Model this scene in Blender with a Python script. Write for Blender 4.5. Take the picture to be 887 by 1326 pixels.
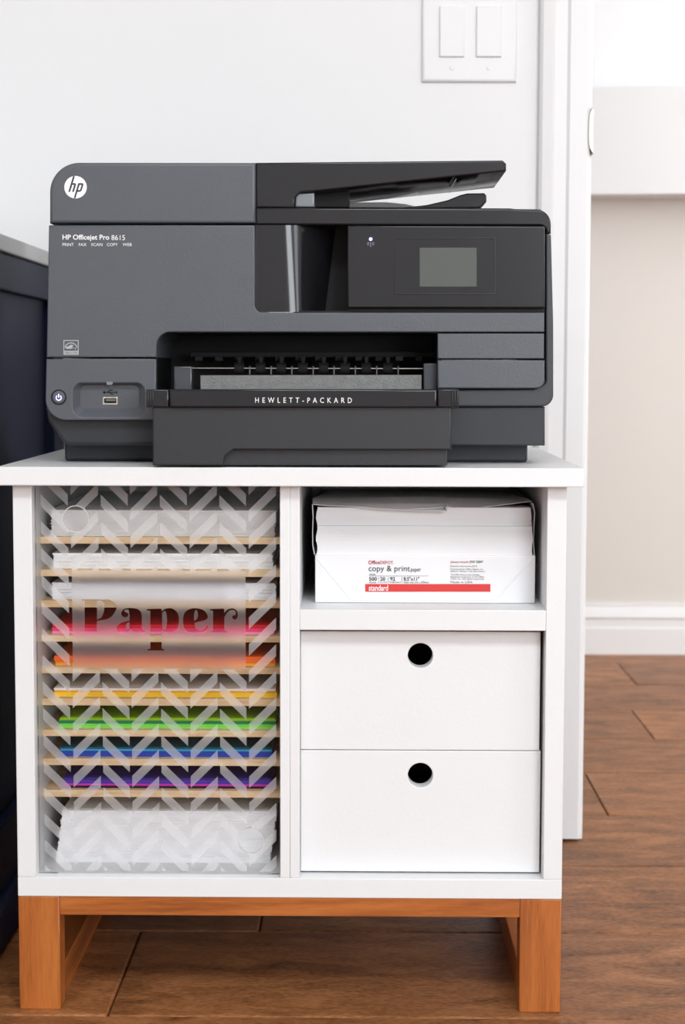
import bpy, bmesh, math, random
from mathutils import Vector, Matrix
from mathutils.geometry import tessellate_polygon
random.seed(7)
for o in list(bpy.data.objects): bpy.data.objects.remove(o)
S = bpy.context.scene
COL = S.collection
# ------------------------------------------------------------------ camera
F, PITCH, YAW, ROLL = 2250.0, .0819, -.0114, -.0022
CAM = Vector((.3443, -1.7024, .6447))
fw = Vector((math.sin(YAW)*math.cos(PITCH), math.cos(YAW)*math.cos(PITCH), -math.sin(PITCH)))
rt = Vector((math.cos(YAW), -math.sin(YAW), 0)); dn = fw.cross(rt)
rt, dn = rt*math.cos(ROLL)+dn*math.sin(ROLL), -rt*math.sin(ROLL)+dn*math.cos(ROLL)
cd = bpy.data.cameras.new('camera'); cam = bpy.data.objects.new('camera', cd); COL.objects.link(cam)
M4 = Matrix((rt, -dn, -fw)).transposed().to_4x4(); M4.translation = CAM; cam.matrix_world = M4
cd.sensor_fit = 'HORIZONTAL'; cd.sensor_width = 24; cd.lens = 24*F/887
cd.clip_start = .05
cd.dof.use_dof = True; cd.dof.focus_distance = 1.70; cd.dof.aperture_fstop = 10
S.camera = cam
def ray(px, py): return fw + rt*((px-443.5)/F) + dn*((py-663)/F)
def U(px, py, Y):                       # pixel -> (x, z) on the vertical plane Y
    d = ray(px, py); t = (Y-CAM.y)/d.y; p = CAM+d*t; return p.x, p.z
def G(px, py, z=0.0):                   # pixel -> (x, y) on a horizontal plane
    d = ray(px, py); t = (z-CAM.z)/d.z; p = CAM+d*t; return p.x, p.y
# ------------------------------------------------------------------ world + light + exposure
w = bpy.data.worlds.new('world'); S.world = w; w.use_nodes = True
w.node_tree.nodes['Background'].inputs[0].default_value = (.93, .96, 1, 1)
w.node_tree.nodes['Background'].inputs[1].default_value = .62
def area(name, loc, target, sx, sy, power, col=(1, 1, 1)):
    l = bpy.data.lights.new(name, 'AREA'); l.shape = 'RECTANGLE'; l.size = sx; l.size_y = sy; l.energy = power; l.color = col
    o = bpy.data.objects.new(name, l); COL.objects.link(o); o.location = loc
    o.rotation_euler = (Vector(target)-Vector(loc)).to_track_quat('-Z', 'Y').to_euler(); return o
# all four are outside the picture: glazing flush with the walls behind, right of and beyond the camera, and a panel on the ceiling
area('window_front_offscreen', (2.05, -4.17, 1.5), (2.05, 0, 1.5), 1.6, 1.7, 95, (.91, .96, 1))
area('window_right_offscreen', (3.38, -1.7, 1.35), (0, -1.7, 1.35), .8, 1.2, 15, (.84, .92, 1))
area('ceiling_panel_offscreen', (.35, -2.4, 2.58), (.35, -2.4, 0), 2.4, .8, 78, (.93, .97, 1))
area('hall_window_offscreen', (3.37, 1.1, 1.4), (0, 1.1, 1.4), 1.0, 1.5, 74, (.95, .975, 1))
vs = S.view_settings; vs.view_transform = 'Standard'; vs.look = 'None'; vs.exposure = -.05; vs.gamma = 1; vs.use_curve_mapping = False
# ------------------------------------------------------------------ materials
def srgb(r, g, b):
    f = lambda c: (c/255/12.92) if c/255 <= .04045 else ((c/255+.055)/1.055)**2.4
    return (f(r), f(g), f(b), 1)
def mat(name, col, rough=.5, spec=.5, metal=0, bump=0, bscale=200, var=0, vscale=30, coat=0, emit=None, es=0):
    m = bpy.data.materials.new(name); m.use_nodes = True; nt = m.node_tree; b = nt.nodes['Principled BSDF']
    b.inputs['Base Color'].default_value = col; b.inputs['Roughness'].default_value = rough
    b.inputs['Specular IOR Level'].default_value = spec; b.inputs['Metallic'].default_value = metal
    b.inputs['Coat Weight'].default_value = coat
    if emit: b.inputs['Emission Color'].default_value = emit; b.inputs['Emission Strength'].default_value = es
    tc = nt.nodes.new('ShaderNodeTexCoord')
    if bump:
        n = nt.nodes.new('ShaderNodeTexNoise'); n.inputs['Scale'].default_value = bscale; n.inputs['Detail'].default_value = 3
        bp = nt.nodes.new('ShaderNodeBump'); bp.inputs['Strength'].default_value = bump; bp.inputs['Distance'].default_value = .001
        nt.links.new(tc.outputs['Object'], n.inputs['Vector']); nt.links.new(n.outputs['Fac'], bp.inputs['Height']); nt.links.new(bp.outputs['Normal'], b.inputs['Normal'])
    if var:
        n = nt.nodes.new('ShaderNodeTexNoise'); n.inputs['Scale'].default_value = vscale; n.inputs['Detail'].default_value = 4
        r = nt.nodes.new('ShaderNodeMapRange'); r.inputs['To Min'].default_value = 1-var; r.inputs['To Max'].default_value = 1+var
        x = nt.nodes.new('ShaderNodeVectorMath'); x.operation = 'SCALE'; x.inputs[0].default_value = col[:3]
        nt.links.new(tc.outputs['Object'], n.inputs['Vector']); nt.links.new(n.outputs['Fac'], r.inputs['Value'])
        nt.links.new(r.outputs['Result'], x.inputs['Scale']); nt.links.new(x.outputs['Vector'], b.inputs['Base Color'])
    return m
def wood(name, c1, c2, c3, stretch, rough=.45, rand=0, scale=1.0, bump=.15, fine=.5):
    m = bpy.data.materials.new(name); m.use_nodes = True; nt = m.node_tree; b = nt.nodes['Principled BSDF']; L = nt.links.new; N = nt.nodes.new
    tc = N('ShaderNodeTexCoord'); oi = N('ShaderNodeObjectInfo')
    ad = N('ShaderNodeVectorMath'); ad.operation = 'MULTIPLY_ADD'; ad.inputs[1].default_value = (9, 7, 5)
    L(oi.outputs['Random'], ad.inputs[0]); L(tc.outputs['Object'], ad.inputs[2])
    mp = N('ShaderNodeMapping'); mp.inputs['Scale'].default_value = [s*scale for s in stretch]; L(ad.outputs[0], mp.inputs['Vector'])
    n = N('ShaderNodeTexNoise'); n.inputs['Scale'].default_value = 6; n.inputs['Detail'].default_value = 6; n.inputs['Distortion'].default_value = .8; L(mp.outputs[0], n.inputs['Vector'])
    mp2 = N('ShaderNodeMapping'); mp2.inputs['Scale'].default_value = [s*scale*5 for s in stretch]; L(ad.outputs[0], mp2.inputs['Vector'])
    n2 = N('ShaderNodeTexNoise'); n2.inputs['Scale'].default_value = 14; n2.inputs['Detail'].default_value = 5; L(mp2.outputs[0], n2.inputs['Vector'])
    mx = N('ShaderNodeMix'); mx.inputs[0].default_value = fine*.5; L(n.outputs['Fac'], mx.inputs[2]); L(n2.outputs['Fac'], mx.inputs[3])
    cr = N('ShaderNodeValToRGB'); e = cr.color_ramp.elements; e[0].position = .33; e[0].color = c1; e[1].position = .68; e[1].color = c3
    k = cr.color_ramp.elements.new(.5); k.color = c2; L(mx.outputs[0], cr.inputs['Fac'])
    out = cr.outputs['Color']
    if rand:
        r = N('ShaderNodeMapRange'); r.inputs['To Min'].default_value = 1-rand; r.inputs['To Max'].default_value = 1+rand; L(oi.outputs['Random'], r.inputs['Value'])
        x = N('ShaderNodeVectorMath'); x.operation = 'SCALE'; L(out, x.inputs[0]); L(r.outputs['Result'], x.inputs['Scale']); out = x.outputs['Vector']
    L(out, b.inputs['Base Color']); b.inputs['Roughness'].default_value = rough
    bp = N('ShaderNodeBump'); bp.inputs['Strength'].default_value = bump; bp.inputs['Distance'].default_value = .0008
    L(n2.outputs['Fac'], bp.inputs['Height']); L(bp.outputs['Normal'], b.inputs['Normal'])
    return m
MW = mat('white_wall_paint', (.80, .80, .80, 1), .6, .3, bump=.05, bscale=120)
MT = mat('white_trim_paint', (.79, .79, .79, 1), .35, .4)
MC = mat('white_cabinet_paint', (.75, .755, .76, 1), .4, .4, bump=.12, bscale=260)
MBE = mat('beige_wall_paint', srgb(219, 214, 208), .7, .2, bump=.05, bscale=120)
MNAVY = mat('navy_paint', srgb(22, 32, 58), .5, .22, bump=.08, bscale=90, var=.15, vscale=12)
MSTONE = mat('grey_countertop', srgb(196, 197, 197), .35, .5, var=.08, vscale=40)
MFLOOR = wood('hardwood_floor', srgb(84, 50, 26), srgb(140, 90, 52), srgb(176, 120, 76), (2.0, 5.0, 5.0), .45, .20, 1.0, .45, .9)
MFLOOR.node_tree.nodes['Principled BSDF'].inputs['Specular IOR Level'].default_value = .3
MGAP = mat('floor_joint', srgb(84, 50, 26), .8)
CW = (srgb(128, 66, 22), srgb(166, 92, 36), srgb(188, 112, 50))
MWV = wood('stained_cedar_vertical', *CW, (9, 9, .7), .42)
MWH = wood('stained_cedar_horizontal', *CW, (.7, 9, 9), .42)
MWD = wood('stained_cedar_deep', *CW, (9, .7, 9), .42)
MPLY = wood('plywood', srgb(205, 170, 128), srgb(222, 190, 150), srgb(236, 210, 175), (1, 12, 12), .6)
MPL = mat('charcoal_textured_plastic', srgb(80, 84, 90), .42, .5, bump=.22, bscale=900, var=.05, vscale=18)
MPD = mat('dark_charcoal_plastic', srgb(44, 46, 50), .45, .4, bump=.1, bscale=900)
MPM = mat('mid_charcoal_plastic', srgb(56, 59, 64), .4, .4, bump=.1, bscale=900)
MBK = mat('gloss_black_plastic', srgb(28, 28, 31), .14, .5, bump=.03, bscale=60)
MBL = mat('chute_gloss_plastic', srgb(28, 28, 31), .14, .5)
MDK = mat('matt_black_plastic', srgb(16, 16, 18), .55, .3)
MRB = mat('black_rubber', srgb(26, 26, 28), .7, .3)
MST = mat('steel', srgb(205, 200, 190), .25, .5, metal=1)
MPLATE = mat('worn_grey_plate', srgb(112, 112, 110), .45, .5, bump=.5, bscale=500, var=.3, vscale=160)
MSM = mat('smoke_plastic', srgb(120, 126, 132), .2, .6)
MSC = mat('lcd_screen', srgb(84, 88, 85), .12, .5)
MIK = mat('white_print', srgb(235, 236, 238), .5)
MGR = mat('grey_print', srgb(70, 73, 78), .5)
MLED = mat('led_violet', srgb(190, 190, 255), .3, emit=srgb(170, 175, 255), es=1.5)
MPP = mat('white_paper', (.76, .76, .775, 1), .75, .2)
MPW = mat('ream_wrapper', (.76, .76, .77, 1), .45, .4)
MRED = mat('red_print', srgb(205, 50, 46), .5)
MMAG = mat('crimson_print', srgb(170, 40, 70), .5)
MTXT = mat('black_print', srgb(45, 45, 50), .6)
MDH = mat('drawer_inside', srgb(120, 110, 100), .8)
def clear_mat(name, tint, glo):
    m = bpy.data.materials.new(name); m.use_nodes = True; nt = m.node_tree; nt.nodes.remove(nt.nodes['Principled BSDF']); L = nt.links.new
    t = nt.nodes.new('ShaderNodeBsdfTransparent'); t.inputs[0].default_value = tint
    g = nt.nodes.new('ShaderNodeBsdfGlossy'); g.inputs['Roughness'].default_value = .05
    f = nt.nodes.new('ShaderNodeFresnel'); f.inputs[0].default_value = glo
    x = nt.nodes.new('ShaderNodeMixShader'); L(f.outputs[0], x.inputs[0]); L(t.outputs[0], x.inputs[1]); L(g.outputs[0], x.inputs[2]); L(x.outputs[0], nt.nodes['Material Output'].inputs[0])
    return m
MACR = clear_mat('clear_acrylic', (.985, .985, .985, 1), 1.28)
def frost_mat(name, blur, d0, d1):
    m = bpy.data.materials.new(name); m.use_nodes = True; nt = m.node_tree; nt.nodes.remove(nt.nodes['Principled BSDF']); L = nt.links.new; N = nt.nodes.new
    t = N('ShaderNodeBsdfTransparent'); t.inputs[0].default_value = (.96, .96, .96, 1)
    r = N('ShaderNodeBsdfRefraction'); r.inputs['IOR'].default_value = 1.45; r.inputs['Roughness'].default_value = .6; r.inputs[0].default_value = (.98, .98, .98, 1)
    d = N('ShaderNodeBsdfDiffuse'); d.inputs[0].default_value = (.85, .85, .86, 1)
    tc = N('ShaderNodeTexCoord'); n = N('ShaderNodeTexNoise'); n.inputs['Scale'].default_value = 700; n.inputs['Detail'].default_value = 3; L(tc.outputs['Object'], n.inputs['Vector'])
    mr = N('ShaderNodeMapRange'); mr.inputs['From Min'].default_value = .3; mr.inputs['From Max'].default_value = .7; mr.inputs['To Min'].default_value = d0; mr.inputs['To Max'].default_value = d1; L(n.outputs['Fac'], mr.inputs['Value'])
    a = N('ShaderNodeMixShader'); a.inputs[0].default_value = blur; L(t.outputs[0], a.inputs[1]); L(r.outputs[0], a.inputs[2])
    b = N('ShaderNodeMixShader'); L(mr.outputs[0], b.inputs[0]); L(a.outputs[0], b.inputs[1]); L(d.outputs[0], b.inputs[2])
    L(b.outputs[0], nt.nodes['Material Output'].inputs[0]); return m
MFR = frost_mat('frosted_film', .42, .16, .30); MFS = frost_mat('frosted_sign_film', .9, .05, .14)
# ------------------------------------------------------------------ geometry helpers
def smooth(me, ang=32):
    me.shade_smooth(); me.set_sharp_from_angle(angle=math.radians(ang))
    for p in me.polygons:                # flat faces stay flat beside their rounded edges
        if max(abs(c) for c in p.normal) > .9995: p.use_smooth = False
def link(name, me, m, parent=None, sm=True):
    if m: me.materials.append(m)
    if sm: smooth(me)
    o = bpy.data.objects.new(name, me); COL.objects.link(o); o.parent = parent; return o
def tag(o, label, cat, group=None):
    o['label'] = label; o['category'] = cat
    if group: o['group'] = group
    return o
def struct(o): o['kind'] = 'structure'; return o
def thing(name, label, cat, loc, group=None):
    o = bpy.data.objects.new(name, None); COL.objects.link(o); o.location = loc; o.empty_display_size = .05
    tag(o, label, cat, group); return o
def off(o, p):                           # parent keeping world coordinates of the mesh
    o.parent = p; q = p
    while q: o.location = o.location-q.location; q = q.parent
    return o
def addbox(bm, x0, x1, y0, y1, z0, z1, bev=0):
    g = bmesh.ops.create_cube(bm, size=1)
    bmesh.ops.transform(bm, matrix=Matrix.Translation(((x0+x1)/2, (y0+y1)/2, (z0+z1)/2)) @ Matrix.Diagonal((x1-x0, y1-y0, z1-z0, 1)), verts=g['verts'])
    if bev:
        ed = {e for v in g['verts'] for e in v.link_edges}
        bmesh.ops.bevel(bm, geom=list(ed), offset=bev, segments=2, affect='EDGES', profile=.5)
def box(name, x0, x1, y0, y1, z0, z1, m, parent=None, bev=.0008):
    bm = bmesh.new(); c = ((x0+x1)/2, (y0+y1)/2, (z0+z1)/2)
    addbox(bm, x0-c[0], x1-c[0], y0-c[1], y1-c[1], z0-c[2], z1-c[2], bev)
    me = bpy.data.meshes.new(name); bm.to_mesh(me); bm.free()
    o = link(name, me, m); o.location = c
    return off(o, parent) if parent else o
def finish(name, bm, m, parent=None, ang=32):
    bmesh.ops.recalc_face_normals(bm, faces=bm.faces)
    me = bpy.data.meshes.new(name); bm.to_mesh(me); bm.free(); me.materials.append(m); smooth(me, ang)
    # object origin at the mesh centre
    vs_ = [v.co for v in me.vertices]; c = Vector([(min(v[i] for v in vs_)+max(v[i] for v in vs_))/2 for i in range(3)])
    me.transform(Matrix.Translation(-c)); o = bpy.data.objects.new(name, me); COL.objects.link(o); o.location = c
    return off(o, parent) if parent else o
def area2(p): return sum(p[i][0]*p[(i+1) % len(p)][1]-p[(i+1) % len(p)][0]*p[i][1] for i in range(len(p)))/2
def offset(p, d):                        # mitre offset to the left of travel (inwards for CCW)
    n = len(p); out = []
    for i in range(n):
        a, b, c = Vector(p[i-1]), Vector(p[i]), Vector(p[(i+1) % n])
        e1 = (b-a); e2 = (c-b)
        if e1.length < 1e-9 or e2.length < 1e-9: out.append(tuple(b)); continue
        e1.normalize(); e2.normalize(); n1 = Vector((-e1.y, e1.x)); n2 = Vector((-e2.y, e2.x)); k = 1+n1.dot(n2)
        out.append(tuple(b+(n1+n2)*(d/max(k, .35))))
    return out
def clean(p):
    o = []
    for q in p:
        if not o or (Vector(q)-Vector(o[-1])).length > 1e-6: o.append(q)
    if (Vector(o[0])-Vector(o[-1])).length < 1e-6: o.pop()
    return o
def prism(name, loops, y0, y1, m, parent=None, bev=.001, segs=3, axis='y', ang=32):
    """loops: first the outline then holes, (x,z) metres. Extruded y0 (front, bevelled) to y1."""
    bm = bmesh.new(); L = []
    for i, p in enumerate(loops):
        p = clean(p); a = area2(p)
        if (a < 0) == (i == 0): p = p[::-1]
        L.append(p)
    rings = []
    for k in range(segs+1) if bev else [0]:
        t = k/segs*math.pi/2 if bev else 0
        rings.append((bev*(1-math.sin(t)), y0+bev*(1-math.cos(t))))
    rings = [(r[0], r[1]) for r in rings]; rings.append((0, y1))
    V = []
    P3 = (lambda x, y, z: (x, y, z)) if axis == 'y' else ((lambda x, y, z: (y, x, z)) if axis == 'x' else (lambda x, y, z: (x, z, y)))
    for d, y in rings:
        V.append([[bm.verts.new(P3(q[0], y, q[1])) for q in (offset(p, d) if d > 1e-9 else p)] for p in L])
    for k in range(len(rings)-1):
        for li, p in enumerate(L):
            n = len(p)
            for i in range(n):
                j = (i+1) % n; bm.faces.new((V[k][li][i], V[k][li][j], V[k+1][li][j], V[k+1][li][i]))
    for k in (0, len(rings)-1):
        flat = [v for l in V[k] for v in l]
        for tri in tessellate_polygon([[v.co for v in l] for l in V[k]]):
            try: bm.faces.new([flat[i] for i in tri])
            except ValueError: pass
    return finish(name, bm, m, parent, ang)
def plate(name, polys, y, m, parent=None):
    """flat print: list of polygons (each a list of loops) lying on plane y, facing -y"""
    bm = bmesh.new()
    for loops in polys:
        vv = [[bm.verts.new((q[0], y, q[1])) for q in clean(p)] for p in loops]; flat = [v for l in vv for v in l]
        for tri in tessellate_polygon([[v.co for v in l] for l in vv]):
            try: bm.faces.new([flat[i] for i in tri])
            except ValueError: pass
    for f in bm.faces:
        f.normal_update()
        if f.normal.y > 0: f.normal_flip()
    me = bpy.data.meshes.new(name); bm.to_mesh(me); bm.free(); me.materials.append(m)
    vs_ = [v.co for v in me.vertices]; c = Vector([(min(v[i] for v in vs_)+max(v[i] for v in vs_))/2 for i in range(3)])
    me.transform(Matrix.Translation(-c)); o = bpy.data.objects.new(name, me); COL.objects.link(o); o.location = c
    return off(o, parent) if parent else o
def rnd(pts, n=7):                       # polygon in pixels, (x,y) or (x,y,r): round the r corners
    out = []; N = len(pts)
    for i, p in enumerate(pts):
        if len(p) == 2 or p[2] <= 0: out.append((p[0], p[1])); continue
        b = Vector(p[:2]); a = Vector(pts[i-1][:2]); c = Vector(pts[(i+1) % N][:2]); u = (a-b).normalized(); v = (c-b).normalized()
        h = math.acos(max(-1, min(1, u.dot(v))))/2; r = p[2]; t = r/math.tan(h)
        ctr = b+(u+v).normalized()*(r/math.sin(h)); s = b+u*t-ctr; e = b+v*t-ctr
        a0 = math.atan2(s.y, s.x); a1 = math.atan2(e.y, e.x); da = (a1-a0+math.pi) % (2*math.pi)-math.pi
        for k in range(n+1): out.append((ctr.x+r*math.cos(a0+da*k/n), ctr.y+r*math.sin(a0+da*k/n)))
    return out
def W2(pts, Y): return [U(p[0], p[1], Y) for p in pts]
def R4(x0, y0, x1, y1, r=0): return rnd([(x0, y0, r), (x1, y0, r), (x1, y1, r), (x0, y1, r)])
def circ(cx, cy, r, n=32): return [(cx+r*math.cos(2*math.pi*i/n), cy+r*math.sin(2*math.pi*i/n)) for i in range(n)]
def PP(name, pts, Y0, Y1, m, parent, bev=.001, holes=(), **k):      # prism from pixel outline
    return prism(name, [W2(pts, Y0)]+[W2(h, Y0) for h in holes], Y0, Y1, m, parent, bev, **k)
def lathe_x(bm, x0, x1, y, z, r, n=14):
    a = [bm.verts.new((x0, y+r*math.cos(2*math.pi*i/n), z+r*math.sin(2*math.pi*i/n))) for i in range(n)]
    b = [bm.verts.new((x1, y+r*math.cos(2*math.pi*i/n), z+r*math.sin(2*math.pi*i/n))) for i in range(n)]
    for i in range(n): bm.faces.new((a[i], a[(i+1) % n], b[(i+1) % n], b[i]))
    bm.faces.new(a[::-1]); bm.faces.new(b)
def text(name, body, x0, y0, x1, y1, Y, m, parent, bold=0, space=1.0, shear=0, keep=False):
    """lettering filling the pixel box x0..x1, y0 (top)..y1 on plane Y"""
    c = bpy.data.curves.new('tmp', 'FONT'); c.body = body; c.size = 1; c.offset = bold; c.space_character = space; c.shear = shear; c.resolution_u = 3
    o = bpy.data.objects.new('tmp', c); COL.objects.link(o); dg = bpy.context.evaluated_depsgraph_get()
    me = bpy.data.meshes.new_from_object(o.evaluated_get(dg)); bpy.data.objects.remove(o); bpy.data.curves.remove(c)
    xs = [v.co.x for v in me.vertices]; ys = [v.co.y for v in me.vertices]; a, b, cc, d = min(xs), max(xs), min(ys), max(ys)
    X0, Z0 = U(x0, y1, Y); X1, Z1 = U(x1, y0, Y)
    sx = (X1-X0)/(b-a); sz = (Z1-Z0)/(d-cc)
    for v in me.vertices: v.co = ((v.co.x-a)*sx-(X1-X0)/2, 0, (v.co.y-cc)*sz-(Z1-Z0)/2)
    me.name = name; me.materials.clear(); me.materials.append(m)
    ob = bpy.data.objects.new(name, me); COL.objects.link(ob); ob.location = ((X0+X1)/2, Y, (Z0+Z1)/2)
    return off(ob, parent)
def cat(pts, n=6, closed=True):          # Catmull-Rom through pixel points; a third value 0 marks a sharp corner
    out = []; N = len(pts)
    for i in range(N):
        p0, p1, p2, p3 = [Vector(pts[(i+k) % N][:2]) for k in (-1, 0, 1, 2)]
        s1 = len(pts[i]) > 2; s2 = len(pts[(i+1) % N]) > 2
        m1 = (p2-p0)/2 if not s1 else (p2-p1); m2 = (p3-p1)/2 if not s2 else (p2-p1)
        for k in range(n):
            t = k/n; out.append(tuple((2*t**3-3*t*t+1)*p1+(t**3-2*t*t+t)*m1+(-2*t**3+3*t*t)*p2+(t**3-t*t)*m2))
    return out
# ------------------------------------------------------------------ the setting
YC = G(742, 1090)[1]                     # face of the door casing
YW = YC+.016                             # white wall
YF = G(820, 847.5)[1]                    # face of the far baseboard
YB = YF+.014
XJ = U(764, 300, YW)[0]                  # edge of the doorway
fl = struct(box('floor', -2.2, 3.4, -4.2, YB+.4, -.03, -.004, MGAP, None, 0))
rows = [G(800, y)[1] for y in (1319, 1208.4, 1121.6, 1056, 1001, 957)]
pw = (rows[-1]-rows[0])/5
ys = [rows[0]-pw*k for k in range(11, 0, -1)]+rows
k = rows[-1]
while k < YB+.2: k += pw; ys.append(k)
joints = {}
def jrow(px0, py0, px1, py1):
    a = G(px0, py0); b = G(px1, py1); yy = (a[1]+b[1])/2
    for i in range(len(ys)-1):
        if ys[i] <= yy < ys[i+1]: joints[i] = (a[0]+b[0])/2
for j in ((139, 1318, 168, 1239), (763, 1010, 785, 1052), (817, 917, 845, 955), (800, 857, 820, 883)): jrow(*j)
for i in range(len(ys)-1):
    x = joints.get(i, random.uniform(.2, 1.4)); xs = [x]
    while xs[0] > -2.2: xs.insert(0, xs[0]-random.uniform(1.1, 1.5))
    while xs[-1] < 3.4: xs.append(xs[-1]+random.uniform(1.1, 1.5))
    for a, b in zip(xs, xs[1:]):
        a = max(a, -2.2); b = min(b, 3.4)
        if b-a < .05: continue
        box('plank', a+.0008, b-.0008, ys[i]+.0009, ys[i+1]-.0009, -.02, 0, MFLOOR, fl, .0024)
struct(box('wall_back_right', XJ+.86, 3.4, YW, YW+.115, 0, 2.6, MW, None, 0))
XC0 = U(699, 150, YC)[0]                 # outer edge of the casing
for nm, bb, mm in (('wall_left', (-2.3, -2.2, -4.2, YB+.1, 0, 2.6), MW), ('wall_right', (3.4, 3.5, -4.2, YB+.1, 0, 2.6), MW), ('wall_front', (-2.2, 3.4, -4.3, -4.2, 0, 2.6), MW), ('ceiling', (-2.3, 3.5, -4.3, YB+.1, 2.6, 2.7), MW)):
    struct(box(nm, *bb, mm, None, 0))
struct(box('wall_back', -2.2, XJ-.003, YW, YW+.115, 0, 2.6, MW, None, 0))
cas = [(0, 0), (0, -.010), (.004, -.014), (.016, -.016), (.020, -.013), (.036, -.013), (.040, -.016), (XJ-XC0-.008, -.016), (XJ-XC0-.004, -.014), (XJ-XC0-.004, 0)]
def extr_z(name, pts, ox, oy, z0, z1, m):
    return prism(name, [[(ox+p[0], oy+p[1]) for p in pts]], z1, z0, m, None, 0, axis='z')
struct(extr_z('trim_1', cas, XC0, YW, .004, 2.2, MT))
jamb = struct(box('trim_2', XJ-.003, XJ+.0005, YW-.001, YW+.118, .0, 2.6, MT, None, .0005))
sx, s0 = U(762.5, 201, YW-.002); s1 = U(762.5, 140, YW-.002)[1]
sp = prism('strike_plate', [cat([(XJ+.0003, s0, 0), (XJ-.0045, s0+.010), (XJ-.0055, (s0+s1)/2), (XJ-.0045, s1-.010), (XJ+.0003, s1, 0)], 5)], YC-.0015, YC+.03, mat('nickel', srgb(165, 160, 150), .3, .5, metal=.8), None, .0004)
off(sp, jamb)
fwall = struct(box('wall_far', -.5, 3.4, YB, YB+.1, 0, 2.6, MBE, None, 0))
zb = [U(820, y, YF)[1] for y in (847.5, 814, 800, 783)]
bp_ = [(0, 0), (-.015, 0), (-.015, zb[1]), (-.011, zb[1]+.002), (-.011, zb[2]-.004), (-.014, zb[2]), (-.013, zb[2]+.010), (-.008, zb[3]-.006), (-.008, zb[3]), (0, zb[3])]
struct(prism('baseboard_far', [[(YB+p[0], p[1]) for p in bp_]], -.5, 3.4, MT, None, 0, axis='x'))
# white box hung on the far wall, seen through the doorway, with a pale board above it
x0, z0 = U(745, 251, YB-.12); z1 = U(780, 113, YB-.12)[1]
wb = thing('wall_box', 'white painted box hung on the beige wall beyond the doorway', 'wall box', (x0+.4, YB, z0))
prism('box_body', [[(x0-.1, YB), (x0-.1, YB-.10), (x0+.95, YB-.19), (x0+.95, YB)]], z1, z0, MT, None, .002, axis='z'); off(bpy.data.objects['box_body'], wb)
bd = box('back_board', x0-.1, x0+.95, YB-.035, YB, z1, z1+.75, MT, wb, .002)
# ------------------------------------------------------------------ light switch
xs0, zs0 = U(546, 106, YW-.006); xs1 = U(669, 106, YW-.006)[0]; hh = .115
sw = thing('light_switch', 'white double rocker light switch plate on the white wall', 'light switch', ((xs0+xs1)/2, YW, zs0))
prism('switch_plate', [[(xs0, zs0), (xs1, zs0), (xs1, zs0+hh), (xs0, zs0+hh)]], YW-.006, YW+.0005, MT, sw, .004)
for a, b in ((569, 601), (616.5, 649)):
    p0 = U(a, 74, YW-.006); p1 = U(b, 74, YW-.006)[0]
    prism('rocker', [[(p0[0], p0[1]), (p1, p0[1]), (p1, p0[1]+.066), (p0[0], p0[1]+.066)]], YW-.0095, YW-.005, MT, sw, .0015)
    prism('screw', [circ((p0[0]+p1)/2, p0[1]-.014, .003, 14)], YW-.0068, YW-.005, MT, sw, .0006)
# ------------------------------------------------------------------ navy desk on the left
YD0 = .02
XD = G(0, 1224)[0]                       # side plane of the desk
zt = U(0, 298, G(0, 1224)[1])[1]; zc = U(0, 321, G(0, 1224)[1])[1]
dk = thing('desk', 'navy blue panelled desk end with pale grey countertop beside the white cabinet', 'desk', (XD-.3, .3, 0))
box('countertop', XD-.62, XD+.004, YD0-.02, YW-.001, zc, zt, MSTONE, dk, .002)
box('end_panel', XD-.03, XD-.012, YD0+.01, YW-.002, .06, zc-.001, MNAVY, dk, .001)
zr = U(0, 372, G(0, 1224)[1])[1]
box('top_rail', XD-.03, XD, YD0, YW-.002, zr, zc, MNAVY, dk, .003)
box('bottom_rail', XD-.03, XD, YD0, YW-.002, .055, .13, MNAVY, dk, .002)
box('stile', XD-.03, XD, YD0, YD0+.07, .13, zr, MNAVY, dk, .002)
box('stile', XD-.03, XD, YW-.075, YW-.002, .13, zr, MNAVY, dk, .002)
box('base_trim', XD-.03, XD+.010, YD0-.008, YW-.002, 0, .055, MNAVY, dk, .006)
box('carcass', XD-.6, XD-.03, YD0+.01, YW-.002, .0, zc-.001, MNAVY, dk, .002)
# ------------------------------------------------------------------ white printer cabinet
CWD, ZT, ZB, DEP = .545, .531, .1171, .44
SL0, SL1, SLF = U(-5, 620, -.016)[0], U(757, 620, -.016)[0], -.016
ZS = ZT+.0185                            # top of the slab
cb = thing('printer_cabinet', 'white cabinet on a stained wood base with drawers and paper shelves', 'cabinet', (CWD/2, DEP/2, 0))
box('top_panel', SL0, SL1, SLF, DEP, ZT, ZS, MC, cb, .0012)
xl = U(44, 900, 0)[0]; xd0, xdm, xd1 = U(362.6, 900, 0)[0], U(375.5, 900, 0)[0], U(388, 900, 0)[0]; xr = U(706, 900, 0)[0]; zf = U(400, 1137.5, 0)[1]
box('side_panel', 0, xl, 0, DEP, zf, ZT, MC, cb); box('side_panel', xr, CWD, 0, DEP, zf, ZT, MC, cb)
box('bottom_panel', 0, CWD, 0, DEP, ZB, zf, MC, cb)
box('divider', xd0, xdm, 0.0, DEP-.01, zf, ZT, MC, cb); box('divider', xdm, xd1, .0006, DEP-.01, zf, ZT, MC, cb)
box('back_panel', xl, xr, DEP-.008, DEP, zf, ZT, MC, cb, 0)
zsh1, zsh0 = U(550, 790, 0)[1], U(550, 816.5, 0)[1]
box('cubby_shelf', xd1, xr, .0004, DEP-.01, zsh0, zsh1, MC, cb)
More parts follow.
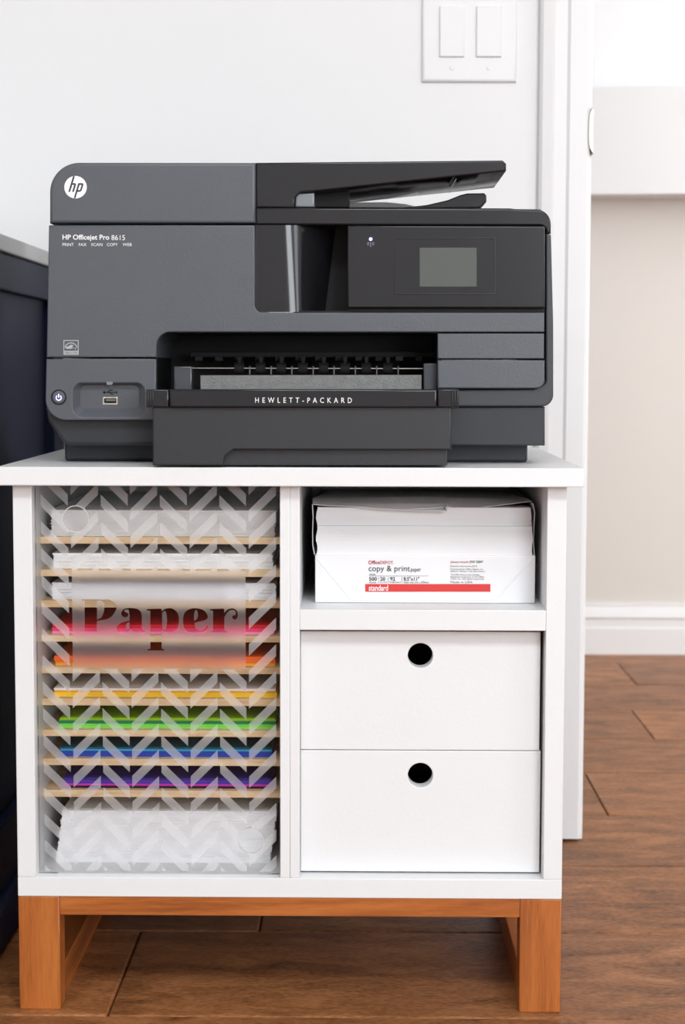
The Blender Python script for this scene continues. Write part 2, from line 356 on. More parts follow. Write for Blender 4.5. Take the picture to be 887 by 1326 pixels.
# stained wood sled base
lw = U(77, 1250, 0)[0]-U(23.5, 1250, 0)[0]; zr0 = U(300, 1186.5, 0)[1]; LT = .030
BD = .36                                 # base depth
box('front_rail', lw, CWD-lw, .0012, LT, zr0, ZB, MWH, cb)
box('back_rail', lw, CWD-lw, BD-LT, BD, zr0, ZB, MWH, cb)
for x0, x1 in ((0, lw), (CWD-lw, CWD)):
    box('leg', x0, x1, .0006, LT, 0, ZB, MWV, cb, .0014); box('leg', x0, x1, BD-LT, BD, 0, ZB, MWV, cb, .0014)
    xa, xb = (x0+.012, x1-.003) if x0 == 0 else (x0+.003, x1-.012)
    box('side_rail', xa, xb, LT, BD-LT, zr0, ZB, MWD, cb); box('floor_rail', xa, xb, LT, BD-LT, 0, .034, MWD, cb)
# drawers
YDR = .019
for ya, yb, hy in ((818.5, 970.5, 849), (972.8, 1128, 1004)):
    xa, za = U(389.3, yb, YDR); xb, zt_ = U(700.2, ya, YDR); hx, hz = U(544.3, hy, YDR)
    d = prism('drawer', [[(xa, za), (xb, za), (xb, zt_), (xa, zt_)], circ(hx, hz, .0126, 40)], YDR, YDR+.018, MC, cb, .0007)
    for bx_ in ((xa+.006, xb-.006, YDR+.018, .40, za+.004, za+.010), (xa+.006, xa+.016, YDR+.018, .40, za+.010, zt_-.018), (xb-.016, xb-.006, YDR+.018, .40, za+.010, zt_-.018), (xa+.016, xb-.016, .39, .40, za+.010, zt_-.018)):
        o = box('drawer_board', *bx_, MDH, cb, .0004); o.location += cb.location; o.parent = d; o.location -= (d.location+cb.location)
# plywood shelves
YSH = .043
shelf_y = [(695.5, 704.5), (738, 746.8), (778, 787), (823, 831.5), (864, 872.5), (905, 914), (945.5, 954), (982.8, 991.5), (1023.5, 1032.5)]
shz = []
for a, b in shelf_y:
    z1_ = U(210, a, YSH)[1]; z0_ = U(210, b, YSH)[1]; shz.append(z1_)
    box('plywood_shelf', xl, xd0, YSH, DEP-.012, z0_, z1_, MPLY, cb, .0004)
# acrylic front with frosted chevrons
YA = .010; ac_x0, ac_x1, ac_z0, ac_z1 = xl+.0015, xd0-.0012, zf+.001, ZT-.001
h1 = U(98, 672, YA); h2 = U(325, 1089, YA); HR = 17.2*.756e-3
acr = prism('acrylic_panel', [[(ac_x0, ac_z0), (ac_x1, ac_z0), (ac_x1, ac_z1), (ac_x0, ac_z1)], circ(*h1, HR, 36), circ(*h2, HR, 36)], YA, YA+.003, MACR, cb, .0003, 2)
def clip(poly, a, b, keep_left=True):    # half-plane clip
    out = []; s = lambda p: ((b[0]-a[0])*(p[1]-a[1])-(b[1]-a[1])*(p[0]-a[0]))*(1 if keep_left else -1)
    for i, p in enumerate(poly):
        q = poly[(i+1) % len(poly)]; sp_, sq = s(p), s(q)
        if sp_ >= 0: out.append(p)
        if (sp_ > 0 > sq) or (sp_ < 0 < sq): t = sp_/(sp_-sq); out.append((p[0]+(q[0]-p[0])*t, p[1]+(q[1]-p[1])*t))
    return out
def cliprect(poly, x0, x1, z0, z1):
    for a, b in (((x0, z0), (x1, z0)), ((x1, z0), (x1, z1)), ((x1, z1), (x0, z1)), ((x0, z1), (x0, z0))):
        poly = clip(poly, a, b)
        if len(poly) < 3: return []
    return poly
def subcirc(poly, c, r, n=20):
    pts = circ(c[0], c[1], r, n); out = []; rest = poly
    for i in range(n):
        a, b = pts[i], pts[(i+1) % n]; o = clip(rest, a, b, False)
        if len(o) > 2 and abs(area2(o)) > 1e-9: out.append(o)
        rest = clip(rest, a, b, True)
        if len(rest) < 3: break
    return out
YFM = YA-.0004
fx = lambda px: U(px, 850, YFM)[0]
PZ = lambda py: U(210, py, YFM)[1]
cols = [(55, 90, 1), (93.6, 129, 0), (132.2, 167, 1), (170, 205, 0), (208.2, 243, 1), (246.2, 281.5, 0), (284.6, 319, 1), (322.3, 357.6, 0)]
rz0, rz1 = PZ(866), PZ(739.5); px2m = .7605e-3; per = 35.2*px2m; th = 15.6*px2m
zref1, zref2 = PZ(883), PZ(902.5)
for ci, (a, b, back) in enumerate(cols):
    xa, xb = fx(a), fx(b); run = (xb-xa)*.985
    for kk in range(-10, 12):
        if back: zt0 = zref1-kk*per; poly = [(xa, zt0), (xa, zt0-th), (xb, zt0-run-th), (xb, zt0-run)]
        else: zt0 = zref2-kk*per; poly = [(xa, zt0-run), (xa, zt0-run-th), (xb, zt0-th), (xb, zt0)]
        poly = cliprect(poly, xa-1e-5, xb+1e-5, ac_z0+.003, ac_z1-.0005)
        if not poly: continue
        if 1 <= ci <= 6: parts = [cliprect(poly, xa-1e-5, xb+1e-5, rz1+.0002, 1), cliprect(poly, xa-1e-5, xb+1e-5, 0, rz0-.0002)]
        else: parts = [poly]
        fin = []
        for p in parts:
            if len(p) < 3 or abs(area2(p)) < 2e-6: continue
            q = [p]
            for c in (h1, h2):
                if min((Vector(v)-Vector(c)).length for v in p) < HR*2.6: q = [s_ for t_ in q for s_ in subcirc(t_, c, HR+.0006)]
            fin += q
        fin = [p for p in fin if len(p) > 2]
        if fin:
            o = plate('frosted_stripe', [[p] for p in fin], YFM, MFR, None); off(o, acr); o.location -= Vector((0, 0, 0))
rim = mat('cut_acrylic_edge', srgb(205, 205, 203), .25, .5)
for c in (h1, h2): o = prism('finger_hole_rim', [circ(*c, HR+.0004, 36), circ(*c, HR-.0004, 36)], YA-.0003, YA+.003, rim, None, 0); off(o, acr)
# frosted sign with the word cut out (pixel outlines)
def Z1(pts): return [(85+x/3.62, 760+y/3.62) for x, y in [p[:2] for p in pts]]
C = lambda p, n=6: Z1(cat(p, n))
o_ = 0
let = [  # outer outlines
 C([(72, 58, 0), (90, 56), (150, 55), (200, 58), (236, 82), (234, 112), (205, 146), (147, 160, 0), (145, 205, 0), (158, 210, 0), (158, 214, 0), (74, 214, 0), (74, 210, 0), (89, 205, 0), (89, 66, 0), (72, 62, 0)]),
 C([(262, 118), (276, 103), (305, 99), (340, 106), (356, 130), (357, 190), (362, 203), (372, 206, 0), (366, 213), (340, 214), (316, 208), (305, 199, 0), (290, 211), (262, 214), (242, 204), (243, 184), (262, 168), (299, 157, 0), (299, 130), (294, 108), (278, 108), (276, 116), (292, 124), (291, 138), (276, 142), (264, 134)]),
 C([(380, 104, 0), (448, 102, 0), (450, 114, 0), (470, 102), (500, 102), (524, 122), (531, 155), (524, 192), (500, 212), (470, 212), (450, 203, 0), (450, 290, 0), (463, 293, 0), (463, 298, 0), (382, 298, 0), (382, 293, 0), (397, 290, 0), (397, 112, 0), (380, 109, 0)]),
 C([(550, 160), (558, 122), (585, 103), (618, 101), (650, 112), (666, 138), (655, 155), (620, 164), (604, 168, 0), (608, 192), (630, 206), (652, 196), (664, 180, 0), (668, 183, 0), (655, 205), (625, 216), (590, 215), (560, 198)]),
 C([(676, 104, 0), (742, 102, 0), (744, 122, 0), (760, 106), (785, 101), (803, 114), (806, 138), (796, 152), (782, 146), (784, 134), (796, 132), (796, 116), (784, 108), (764, 114), (746, 138), (744, 150, 0), (744, 205, 0), (758, 210, 0), (758, 214, 0), (678, 214, 0), (678, 210, 0), (691, 205, 0), (691, 112, 0), (676, 109, 0)])]
isl = [C([(147, 64, 0), (165, 64), (178, 76), (180, 110), (168, 142), (147, 153, 0)]),
       C([(299, 164, 0), (299, 196, 0), (288, 200), (282, 186), (286, 172)]),
       C([(452, 122, 0), (464, 112), (472, 124), (475, 160), (470, 196), (460, 203), (452, 196, 0)]),
       C([(602, 158, 0), (602, 130), (608, 110), (617, 112), (620, 134), (614, 152)])]
rect = [(fx(94.2), rz0), (fx(318.2), rz0), (fx(318.2), rz1), (fx(94.2), rz1)]
o = plate('frosted_sign', [[rect]+[W2(l, YFM) for l in let]]+[[W2(l, YFM)] for l in isl], YFM, MFS, None); off(o, acr)
o['label'] = 'frosted panel with clear lettering'
# ------------------------------------------------------------------ papers
def stack(name, label, catg, pxl, pxr, z0, z1, col, group=None, yf=.052, sheets=None, jit=.0007, depth=.27, m=None):
    bm = bmesh.new(); H = z1-z0; n = sheets or max(2, int(H/.0011)); x0 = U(pxl, 850, yf)[0]; x1 = U(pxr, 850, yf)[0]
    for i in range(n):
        a, b, c = random.uniform(-jit, jit), random.uniform(-jit, jit), random.uniform(-jit*.6, jit*1.4)
        addbox(bm, x0+a, x1+b, yf+c, yf+depth+c, z0+H*i/n, z0+H*(i+1)/n-(.00004 if i < n-1 else 0))
    key = 'paper_%d_%d_%d' % tuple(col)
    m = m or bpy.data.materials.get(key) or mat(key, srgb(*col), .7, .25)
    o = finish(name, bm, m); tag(o, label, catg, group); return o
GP = 'paper sorted on the plywood shelves'
hz = lambda px: px*.775e-3
zc_ = zf+.0001
def on(i): return shz[i]+.00005
white = (240, 240, 240)
stack('paper_stack', 'thick white paper stack on the topmost plywood shelf', 'paper', 68, 356, on(0), on(0)+hz(34), white, GP, jit=.0009, sheets=18)
stack('paper_stack', 'white paper stack on the second plywood shelf from the top', 'paper', 70, 353, on(1), on(1)+hz(20), white, GP, jit=.0008, sheets=9)
stack('paper_stack', 'white paper stack on the shelf just above the pink paper', 'paper', 68, 357, on(2), on(2)+hz(22), (232, 233, 238), GP, jit=.0008, sheets=12)
def pile(i, specs, pl, pr):
    z = on(i)
    for px, col, lab in specs:
        stack('paper_stack', lab, 'paper', pl+random.uniform(-1, 1), pr+random.uniform(-1, 1), z, z+hz(px), col, GP, sheets=max(2, int(px/2.2))); z += hz(px)+.00005
pile(3, [(3.2, (250, 150, 190), 'pale pink paper at the bottom of the pink pile'), (4.5, (240, 75, 130), 'hot pink paper in the middle of the pink pile'), (4.5, (214, 30, 48), 'red paper on top of the pink pile')], 68, 356)
pile(4, [(4, (252, 175, 45), 'amber paper under the orange sheets'), (8, (243, 110, 48), 'orange paper stack on the shelf below the pink pile')], 71, 356)
pile(5, [(6, (252, 208, 50), 'yellow paper stack below white sheets'), (2.4, (248, 170, 60), 'light orange paper between yellow and white sheets'), (3, (240, 236, 232), 'white paper lying on the yellow stack')], 70, 357)
pile(6, [(6, (130, 220, 85), 'light green paper at the bottom of the green pile'), (4, (28, 130, 82), 'emerald green paper in the middle of the green pile'), (3.4, (142, 190, 38), 'lime green paper on top of the green pile')], 76, 357)
pile(7, [(8, (38, 70, 170), 'royal blue paper at the bottom of the blue pile'), (2.2, (60, 160, 205), 'sky blue paper in the middle of the blue pile'), (2.2, (18, 88, 104), 'dark teal paper on top of the blue pile')], 77, 352)
pile(8, [(3, (30, 24, 36), 'black paper at the bottom of the purple pile'), (2.6, (200, 50, 170), 'magenta paper between black and purple sheets'), (5, (82, 52, 165), 'violet paper under the indigo sheets'), (2.6, (60, 48, 130), 'indigo paper on top of the purple pile')], 80, 352)
z = zc_
for k, px in enumerate((15, 13, 14, 15, 13)):
    stack('paper_stack', ['lowest white paper bundle on the cabinet floor', 'white paper bundle second from the cabinet floor', 'white paper bundle third from the cabinet floor', 'white paper bundle fourth from the cabinet floor', 'top white paper bundle above the cabinet floor'][k], 'paper', 70+k*2.0, 350+k*1.8, z, z+hz(px), (236, 236, 238), GP, sheets=8, jit=.0005); z += hz(px)+.00005
# ------------------------------------------------------------------ opened ream of copy paper
YR = .050
rz = lambda py: U(550, py, YR)[1]
rx = lambda px: U(px, 750, YR)[0]
RZ0 = zsh1+.0002
ream = thing('paper_ream', 'opened ream of white copy paper in the cubby above the drawers', 'paper ream', (rx(550), YR+.14, RZ0))
RX0, RX1, RD = rx(408), rx(693), .279
bm = bmesh.new(); zt1 = rz(719); addbox(bm, RX0, RX1, YR, YR+RD, RZ0, zt1, .0012); finish('wrapper', bm, MPW, ream)
for pts in ([(412, 724), (456, 777), (454.5, 777.6), (411, 725.5)], [(690, 723), (640, 777), (641.5, 777.6), (691, 724.5)], [(456, 776.4), (640, 776.4), (640, 777.6), (456, 777.6)]):
    prism('wrapper_fold', [W2(pts, YR-.0004)], YR-.0005, YR+.0004, MPW, ream, .0002, 1)
bm = bmesh.new(); z = zt1; zt2 = rz(658); n = 26; ph = 0
for i in range(n):
    zz = z+(zt2-z)*i/n; z2 = z+(zt2-z)*(i+1)/n
    bul = .0008*math.sin(i*.55)+random.uniform(-.0001, .0001)
    addbox(bm, RX0+.0015+bul, RX1-.003-bul*.6+(-.0012 if i > 17 else 0), YR+.003+(.0045 if i > 15 else 0)+random.uniform(0, .0002), YR+RD-.004, zz, z2-.00003)
finish('sheets', bm, MPP, ream)
def sheet(name, rows_, m, parent, thick=.0005):     # grid of points -> thin folded sheet
    bm = bmesh.new(); V = [[bm.verts.new(p) for p in r] for r in rows_]
    for a, b in zip(V, V[1:]):
        for i in range(len(a)-1): bm.faces.new((a[i], a[i+1], b[i+1], b[i]))
    bmesh.ops.recalc_face_normals(bm, faces=bm.faces); bmesh.ops.solidify(bm, geom=bm.faces[:], thickness=thick)
    return finish(name, bm, m, parent)
def rag(p, n=9): return p
# torn wrapper: side flaps stand beside the sheets, the top flap lies over them with its front edge lifting
xL = [rx(404.5), rx(405.5), rx(404.8), rx(405.2), rx(407.5)]; zL = [rz(654), rz(670), rz(690), rz(708), rz(719)]
sheet('side_flap', [[(x, YR+.002+.0*k, z_), (x+.0006, YR+.09, z_), (x+.001, YR+RD, z_)] for k, (x, z_) in enumerate(zip(xL, zL))], MPW, ream)
xR = [rx(690), rx(692.5), rx(691.5), rx(691), rx(692.6)]; zR = [rz(652), rz(664), rz(684), rz(702), rz(719)]
sheet('side_flap', [[(x, YR+.004, z_), (x-.0006, YR+.09, z_), (x-.001, YR+RD, z_)] for x, z_ in zip(xR, zR)], MPW, ream)
top_px = [(405, 653.5), (425, 655), (455, 656), (485, 657.5), (515, 659), (545, 658.5), (572, 657), (579, 657), (600, 660), (630, 657.5), (660, 654), (690, 650.5)]
fr = [(rx(a), YR+(.001 if a < 575 else .010)+(.012*((a-575)/115) if a > 575 else 0), rz(b)) for a, b in top_px]
midr = [(x+.0004*(i-5), YR+.06, zt2+.007-.002*abs(i-5)/5) for i, (x, y_, z_) in enumerate(fr)]
bkr = [(max(RX0+.012, min(RX1-.02, x)), YR+.20, zt2+.004) for x, y_, z_ in fr]
sheet('top_flap', [fr, midr, bkr], MPW, ream)
sheet('torn_flap', [[(rx(470), YR-.001, rz(657.5)), (rx(500), YR-.003, rz(659)), (rx(540), YR-.004, rz(660.5)), (rx(578), YR-.003, rz(661.5)), (rx(576), YR-.001, rz(657))],
      [(rx(470), YR+.02, rz(654)), (rx(500), YR+.02, rz(654)), (rx(540), YR+.02, rz(654)), (rx(578), YR+.02, rz(654.5)), (rx(579), YR+.02, rz(654.5))]], MPW, ream)
YT = YR-.0006
plate('red_band', [[W2([(473, 756.3), (635, 756.3), (635, 766.2), (473, 766.2)], YT)]], YT, MRED, ream)
text('lettering', 'standard', 477.5, 757.6, 502.5, 765, YT-.0003, MIK, ream, .012)
text('lettering', 'Office', 477, 725.8, 492, 730.6, YT, MMAG, ream, .02)
text('lettering', 'DEPOT.', 492.6, 726.4, 510, 730.4, YT, MMAG, ream, .01)
text('lettering', 'copy & print', 477.3, 732.5, 531, 742, YT, MTXT, ream)
text('lettering', 'paper', 532, 736.4, 545, 741.6, YT, MTXT, ream)
text('lettering', 'white', 478, 742.4, 486.5, 745, YT, MTXT, ream)
for s, a, b in (('500', 478, 488), ('20', 492.3, 499), ('92', 505, 511.8), ('8.5"x11"', 522.7, 543)): text('lettering', s, a, 747.2, b, 752, YT, MTXT, ream, .015)
for s, a, b in (('sheets', 478, 487), ('pound', 492.3, 501), ('brightness', 505, 519), ('letter size 216 x 279mm', 522.7, 555)): text('lettering', s, a, 752.8, b, 755.2, YT, MTXT, ream)
plate('rule_lines', [[W2([(478, 745.6), (555, 745.6), (555, 746), (478, 746)], YT)]]+[[W2([(x, 747), (x+.4, 747), (x+.4, 755), (x, 755)], YT)] for x in (490, 502.6, 520.4)], YT, MGR, ream)
text('lettering', 'please recycle', 583.5, 726, 607, 730, YT, MMAG, ream); text('lettering', 'your paper', 608, 726, 626, 730, YT, MTXT, ream)
for y, e, s in ((732.2, 618, 'Elemental chlorine free (ECF)'), (736, 626, 'Distributed by Office Depot, Inc.'), (738.8, 628, '6600 N. Military Trail, Boca Raton'), (743.2, 621, 'The Office Depot name and logo'), (746, 627, 'Registered trademarks of The Office'), (748.7, 627, 'Club, Inc. All rights reserved.'), (752.6, 612, 'Made in USA')):
    text('lettering', s, 583.5, y, e, y+2.4, YT, MGR, ream)
# ------------------------------------------------------------------ the printer
pr = thing('printer', 'black and charcoal all in one inkjet printer on the white cabinet', 'printer', (U(390, 600, .1)[0], .2, ZS))
YFc = .036; YBk = .385
lid = PP('scanner_lid', rnd([(64.2, 210.3, 38), (331, 210.6), (331, 289), (64.2, 289)], 12), .040, .40, MPL, pr, .003)
PP('feeder_body', rnd([(331.6, 210.6), (651, 207.6, 3), (655.6, 212, 1), (655.6, 221.5, 1), (412, 247.4), (389, 249, 5), (381.5, 257, 5), (381.5, 268.8), (331.6, 268.8)]), .042, .20, MBK, pr, .0016)
prism('feeder_back', [W2(rnd([(331.6, 210.6), (405, 212), (412, 216, 6), (412, 268.5), (331.6, 268.5)]), .042)], .19, .40, MBK, pr, .001)
PP('feeder_well', [(405, 246), (452, 243), (452, 268.5), (405, 268.5)], .075, .19, MDK, pr, .001)
PP('paper_sensor_window', rnd([(382.5, 251, 4), (407, 249.5), (407, 268), (382.5, 268)]), .046, .08, MSM, pr, .0015)
PP('tray_rib', [(588, 235.5), (590.5, 231.5), (591.2, 231.5), (589, 235.5)], .041, .15, MSM, pr, 0)
PP('output_stop', rnd([(521, 268.8), (552, 265.5), (580, 259), (596, 252.5), (605, 250.3), (627, 250, 2), (630, 253, 1), (630, 261), (622.5, 268.8)]), .075, .20, MBK, pr, .0012)
PP('output_ramp', rnd([(449, 262), (500, 261.5), (525, 264, 3), (545, 268.8), (449, 268.8)]), .22, .34, mat('pale_tray', srgb(205, 206, 208), .5), pr, .001)
PP('lid_rim', rnd([(331.6, 269), (660, 269.6), (668, 270.6), (713.5, 271.2, 19), (713.5, 302.5), (707.5, 302.5), (706.5, 292, 8), (331.6, 291)], 10), .040, .40, MBK, pr, .0018)
PP('lid_rim_pad', [(331.6, 271), (700, 271), (700, 290), (331.6, 290)], .39, .401, MBK, pr, 0)
# front cover (U shaped around chute and output opening)
fc = PP('front_cover', rnd([(63.2, 291.6, 1), (329.8, 291.6), (329.8, 404.8, 11), (705, 404.8), (705, 430), (202.5, 430, 18), (202.5, 462.6), (60.2, 462.6)], 9), YFc, .30, MPL, pr, .0012)
pn = PP('lower_front_panel', rnd([(60, 464.8), (202, 464.8), (202, 544), (58.2, 544, 27)], 10), YFc, .30, MPL, pr, .0012, holes=[R4(95, 496, 187, 539.5, 11)])
PP('usb_recess', R4(93, 494, 189, 541, 8), YFc+.009, YFc+.03, MPL, pn, 0); bpy.data.objects['usb_recess'].location += pr.location-pr.location
bpy.data.objects['usb_recess'].location = bpy.data.objects['usb_recess'].location
# sloping recess wall
bm = bmesh.new(); A = W2(R4(94.6, 495.6, 187.4, 540, 11), YFc+.0006); B = W2(R4(104, 499, 180, 529, 7), YFc+.0088)
va = [bm.verts.new((p[0], YFc+.0006, p[1])) for p in A]; vb = [bm.verts.new((p[0], YFc+.0088, p[1])) for p in B]
for i in range(len(va)): bm.faces.new((va[i], va[(i+1) % len(va)], vb[(i+1) % len(va)], vb[i]))
finish('recess_wall', bm, MPL, pn, 60)
YU = YFc+.0086
PP('usb_port', R4(132.8, 514, 152.4, 524.2, 1), YU, YU+.002, MST, pn, .0002, holes=[R4(135, 516, 150.4, 522.2, 1)])
plate('port_dark_sheet', [[W2(R4(134.5, 515.5, 151, 522.8), YU+.0003)]], YU+.0003, MDK, pn)  # flat black sheet, its colour stands for the dark hollow of the port
plate('port_tongue', [[W2(R4(137, 517, 149.4, 519.2), YU+.0001)]], YU+.0001, MPLATE, pn)
pl = lambda pts: [W2(pts, YU)]
plate('usb_symbol', [pl([(134, 507.6), (150, 507.6), (150, 508.6), (134, 508.6)]), pl([(150, 506.2), (152.6, 508.1), (150, 510)]), pl(circ(135, 508.1, 1.6, 12)), pl([(139, 508), (142, 504.8), (146, 504.8), (146, 505.8), (142.6, 505.8), (140.2, 508.4)]), pl([(141, 508), (144, 511), (147, 511), (147, 510), (144.4, 510), (142.2, 507.8)])], YU, MDK, pn)
YP = YFc-.0003
PP('indicator', rnd([(138, 494.5, 1), (145.5, 494.5, 1), (146, 497.5, 1), (143.5, 498.6), (140, 498.6), (137.5, 497.5, 1)]), YFc-.0006, YFc+.001, MSM, pn, .0002)
pb = PP('power_button', circ(76, 514.4, 8.2), YFc-.0012, YFc+.004, MPL, pn, .0008)
prism('button_ring', [W2(circ(76, 514.4, 10), YFc-.0008), W2(circ(76, 514.4, 8.6), YFc-.0008)], YFc-.0008, YFc+.002, MDK, pn, .0002)
Yb = YFc-.0016
arc = [(76+4*math.sin(a), 515-4*math.cos(a)) for a in [.65+(2*math.pi-1.3)*i/20 for i in range(21)]]; arc2 = [(76+2.6*math.sin(a), 515-2.6*math.cos(a)) for a in [.65+(2*math.pi-1.3)*i/20 for i in range(21)]][::-1]
plate('power_symbol', [[W2(arc+arc2, Yb)], [W2([(75.3, 510), (76.7, 510), (76.7, 515), (75.3, 515)], Yb)]], Yb, MLED, pn)
# lettering and badges
Yl = .0396
lg = plate('logo_disc', [[W2(circ(97.8, 242.4, 14.6, 48), Yl)]], Yl, MIK, pr)
q = lambda pts: [W2(pts, Yl-.0002)]
sk = lambda pts: [(97.8+x+(-y)*.30, 242.4+y) for x, y in pts]      # slanted bars of the monogram
plate('logo_letters', [q(sk([(-7.5, -14.2), (-5.2, -14.2), (-5.2, 6), (-7.5, 6)])), q(sk([(-5.2, -5.2), (-1.8, -5.2), (-.4, -3.8), (-.4, 6), (-2.6, 6), (-2.6, -3), (-5.2, -3)])),
      q(sk([(2, -5.2), (4.2, -5.2), (4.2, 14.2), (2, 14.2)])), q(sk([(4.2, -5.2), (7.6, -5.2), (9.2, -3.6), (9.2, 4.4), (7.6, 6), (4.2, 6), (4.2, 3.8), (7, 3.8), (7, -3), (4.2, -3)]))], Yl-.0002, MTXT, pr)
text('lettering', 'HP Officejet Pro', 81, 303.8, 141.5, 312.4, YP, MIK, pr, .018)
text('lettering', '8615', 144.3, 304.4, 161.8, 311, YP, MIK, pr, .0)
for s, a, b in (('PRINT', 81, 95.5), ('FAX', 102, 112), ('SCAN', 118, 132.5), ('COPY', 138.5, 152.5), ('WEB', 158.8, 170.6)): text('lettering', s, a, 314.8, b, 318.6, YP, MIK, pr)
f = lambda pts, *h: [W2(pts, YP)]+[W2(x, YP) for x in h]
A = lambda r, a0, a1, cx=92, cy=452, n=14: [(cx+r*math.cos(math.radians(a0+(a1-a0)*i/n)), cy-r*math.sin(math.radians(a0+(a1-a0)*i/n))) for i in range(n+1)]
plate('energy_badge', [f(R4(82.2, 440.4, 101.8, 459.4), R4(83.2, 441.4, 100.8, 454.2)), f(A(8.6, 15, 165)+A(7.4, 165, 15)), f(cat([(84.5, 449.6), (88, 448.6), (92, 446.4), (95, 447.6), (93, 449.6), (96, 450.2), (91, 451.6), (86, 451.4)], 3)), f([(96.5, 452), (97.6, 449.6), (98.6, 452)])], YP, mat('pale_grey_print', srgb(172, 174, 178), .5), pr)
text('lettering', 'ENERGY STAR', 84, 455.4, 100, 458.2, YP-.0003, MGR, pr)
# ink door chute
prof_t = [(331, .0375), (350, .0375), (366, .0375), (372, .0378), (377, .039), (384, .042), (393, .047), (404, .055), (416, .066), (427, .079), (435, .092)]
prof_b = [(331, .0375), (350, .0375), (370, .0375), (378, .0378), (383, .039), (389, .042), (396, .047), (403, .055), (410, .066), (416, .079), (421, .092)]
for nm, k0, k1, mm in (('cartridge_door', 0, 4, MBL), ('door_grip_curve', 3, 10, MBL)):
    bm = bmesh.new(); rows_ = []
    for t in range(7):
        u = t/6; py = 291.5+(404-291.5)*u; rr = []
        for a, b in list(zip(prof_t, prof_b))[k0:k1+1]:
            x, z = U(a[0]+(b[0]-a[0])*u, py, a[1]); rr.append(bm.verts.new((x, a[1]+(.0001 if k0 else 0), z)))
        rows_.append(rr)
    for a, b in zip(rows_, rows_[1:]):
        for i in range(len(a)-1): bm.faces.new((a[i], a[i+1], b[i+1], b[i]))
    finish(nm, bm, mm, pr, 60)
PP('chute_cavity', [(400, 291.5), (453, 291.5), (453, 405), (400, 405)], .093, .25, MDK, pr, 0)
PP('chute_roof', [(331, 289.4), (452, 289.4), (452, 291.6), (331, 291.6)], .043, .13, MDK, pr, 0)
PP('chute_floor', [(380, 402.5), (452, 402.5), (452, 405.4), (380, 405.4)], .041, .13, MDK, pr, 0)
# control panel
cp = PP('control_panel', rnd([(450.2, 292.4), (705.8, 292.8, 2), (705.8, 398.4, 1), (450.2, 398.4)]), .0335, .25, MBK, pr, .0012)
PP('panel_sill', [(450.2, 398.8), (705.5, 398.8), (705.5, 405.2), (450.2, 405.2)], .043, .25, MDK, pr, .0004)
PP('screen_bezel', R4(511, 307.4, 642, 381.6, 2), .0329, .034, mat('bezel_line', srgb(15, 15, 16), .25), cp, .0003, holes=[R4(513, 309.2, 640, 379.8, 2)])
PP('touch_screen', R4(543.5, 320.8, 617.2, 371.2), .0331, .034, MSC, cp, .0001)
PP('wireless_led', circ(480, 309.6, 2.3, 16), .0331, .034, MLED, cp, .0002)
Yc = .0332
plate('wireless_symbol', [[W2([(479.4, 313.6), (480.6, 313.6), (480.6, 320), (479.4, 320)], Yc)]]+[[W2([(480+s*a, 313.4), (480+s*(a+.9), 313.4), (480+s*(a+.9), 317.8), (480+s*a, 317.8)], Yc)] for s in (-1, 1) for a in (2, 3.6)], Yc, mat('dim_print', srgb(105, 105, 125), .5), cp)
# right side trim, panels right of the opening
PP('side_trim', rnd([(707.2, 304), (713.6, 304), (716.6, 420), (716.6, 526.4, 15), (584.5, 526.4), (584.5, 504.6), (690, 503.8, 4), (707, 497, 8)], 9), .041, .37, MPM, pr, .0016)
PP('ink_access_panel', R4(566.8, 431.8, 704.6, 464.4), YFc, .30, MPL, pr, .0009)
PP('ink_access_panel', rnd([(566.8, 466.4), (705.4, 466.4), (705.4, 503, 11), (566.8, 503)]), YFc-.001, .30, MPL, pr, .0014)
PP('lower_body', rnd([(585, 526.8), (705.6, 526.8), (705.6, 577), (570, 577), (570, 527)]), .046, .37, MPD, pr, .0016)
PP('lower_body', rnd([(58.8, 528), (62, 546, 6), (84, 577, 14), (204, 577), (204, 528)], 8), .048, .37, MPD, pr, .004)
fx0, fx1 = U(82.8, 590, .085)[0], U(683.6, 590, .085)[0]
box('foot', fx0, fx1, .088, .36, ZS, U(400, 576.5, .085)[1]+.004, MPD, pr, .003)
# output opening
PP('opening_back', [(196, 425), (572, 425), (572, 530), (196, 530)], .175, .30, MDK, pr, 0)
PP('opening_roof', rnd([(203, 431), (566, 431), (566, 429.4), (203, 429.4)]), .04, .20, MDK, pr, 0)
PP('opening_side', [(196, 445), (203.4, 445), (203.4, 530), (196, 530)], .045, .20, MDK, pr, 0)
PP('opening_side', [(566, 429), (572, 429), (572, 530), (566, 530)], .045, .20, MDK, pr, 0)
PP('guide_bar', [(246, 455), (562, 455), (562, 463), (246, 463)], .115, .14, MRB, pr, .0015)
for k in range(12): PP('guide_tab', [(252+k*26, 461), (262+k*26, 461), (262+k*26, 467.5), (252+k*26, 467.5)], .108, .125, MRB if k % 2 else MDK, pr, .0006)
ysf = .095
bm = bmesh.new(); xa, zs = U(249, 476.8, ysf); xb = U(566, 476.8, ysf)[0]; lathe_x(bm, xa, xb, ysf, zs, .0016); finish('shaft', bm, MST, pr)
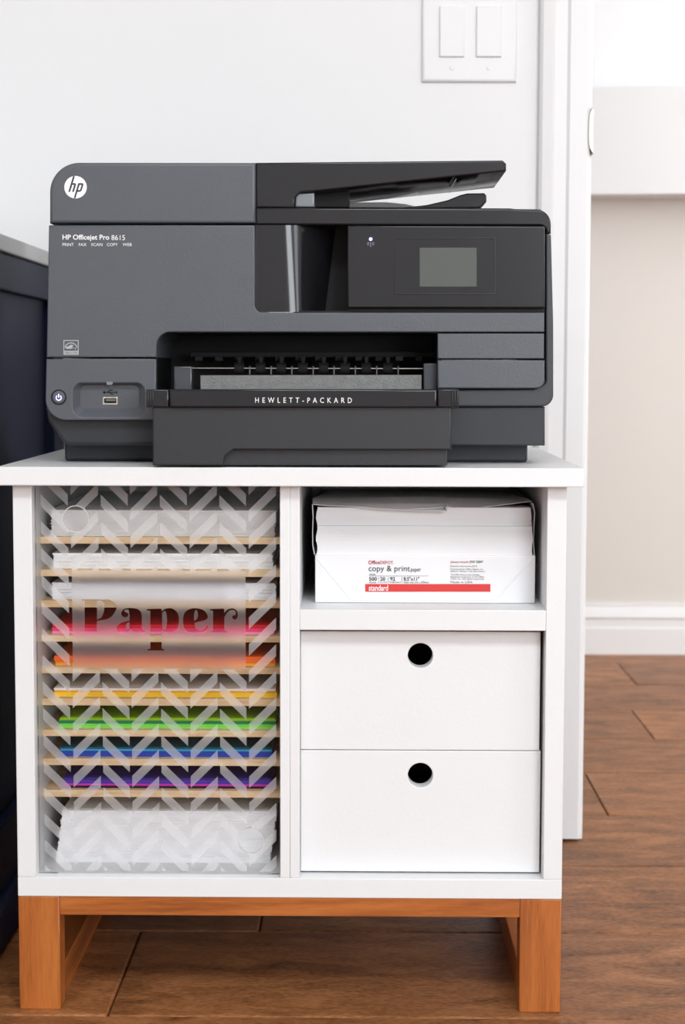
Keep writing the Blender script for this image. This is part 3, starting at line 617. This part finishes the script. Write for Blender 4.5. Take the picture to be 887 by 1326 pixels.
for xx in (310, 337.7, 364.5, 392.3, 419.2, 446.9, 474.6, 502.4):
    bm = bmesh.new(); a = U(xx-6, 476, ysf)[0]; b = U(xx+6, 476, ysf)[0]
    for x0_, x1_, r in ((a, a+(b-a)*.25, .0062), (a+(b-a)*.25, a+(b-a)*.75, .0068), (a+(b-a)*.75, b, .0062)): lathe_x(bm, x0_, x1_, ysf, zs, r, 18)
    finish('roller', bm, MRB, pr)
    PP('star_wheel_fin', [(xx+12.5, 474), (xx+14, 474), (xx+14, 485), (xx+12.5, 485)], ysf-.006, ysf, MPLATE, pr, .0002)
    PP('pinch_arm', [(xx-3, 462), (xx+3, 462), (xx+2, 470), (xx-2, 470)], ysf-.004, ysf+.03, MRB, pr, .0004)
PP('stop_plate', rnd([(259.4, 486), (546, 485.4, 1), (546, 506), (259.4, 506)]), .055, .06, MPLATE, pr, .0006)
PP('side_guide', R4(225, 474.4, 248.6, 506), .05, .07, mat('gloss_grey', srgb(62, 66, 70), .2, .6), pr, .0015)
PP('side_guide', R4(548.6, 470.4, 566, 506), .05, .07, MPM, pr, .001)
PP('tray_deck', [(204, 505.4), (567, 505.4), (567, 576), (204, 576)], -.010, .17, MDK, pr, .0008)
# paper tray
YTf = -.0195
PP('paper_tray', rnd([(197.6, 526), (584.4, 526), (584.4, 582.4), (302, 582.4, 1), (290, 592, 6), (289.4, 602.6), (197.6, 602.6)]), YTf, .11, MPD, pr, .0016)
PP('tray_grip', [(288, 581), (579, 581), (579, 602.8), (288, 602.8)], YTf+.007, .11, MPD, pr, .001)
hb = PP('tray_handle', R4(219.4, 504.2, 565.8, 527.8), YTf-.005, .02, MBK, pr, .0018)
PP('handle_cap', R4(189.4, 504.4, 218.6, 527.4), YTf-.003, .036, MBK, pr, .0014)
PP('handle_cap', R4(566.6, 504.4, 594.2, 527.8), YTf-.003, .041, MBK, pr, .0014)
for a in (190.5, 193.6, 196.7, 584.5, 588, 591.4): PP('cap_rib', [(a, 505), (a+1.8, 505), (a+1.8, 527), (a, 527)], YTf-.0042, YTf, MBK, pr, .0004)
text('lettering', 'HEWLETT-PACKARD', 330.4, 515, 455.6, 521.6, YTf-.0054, MIK, hb, .002, 1.9)
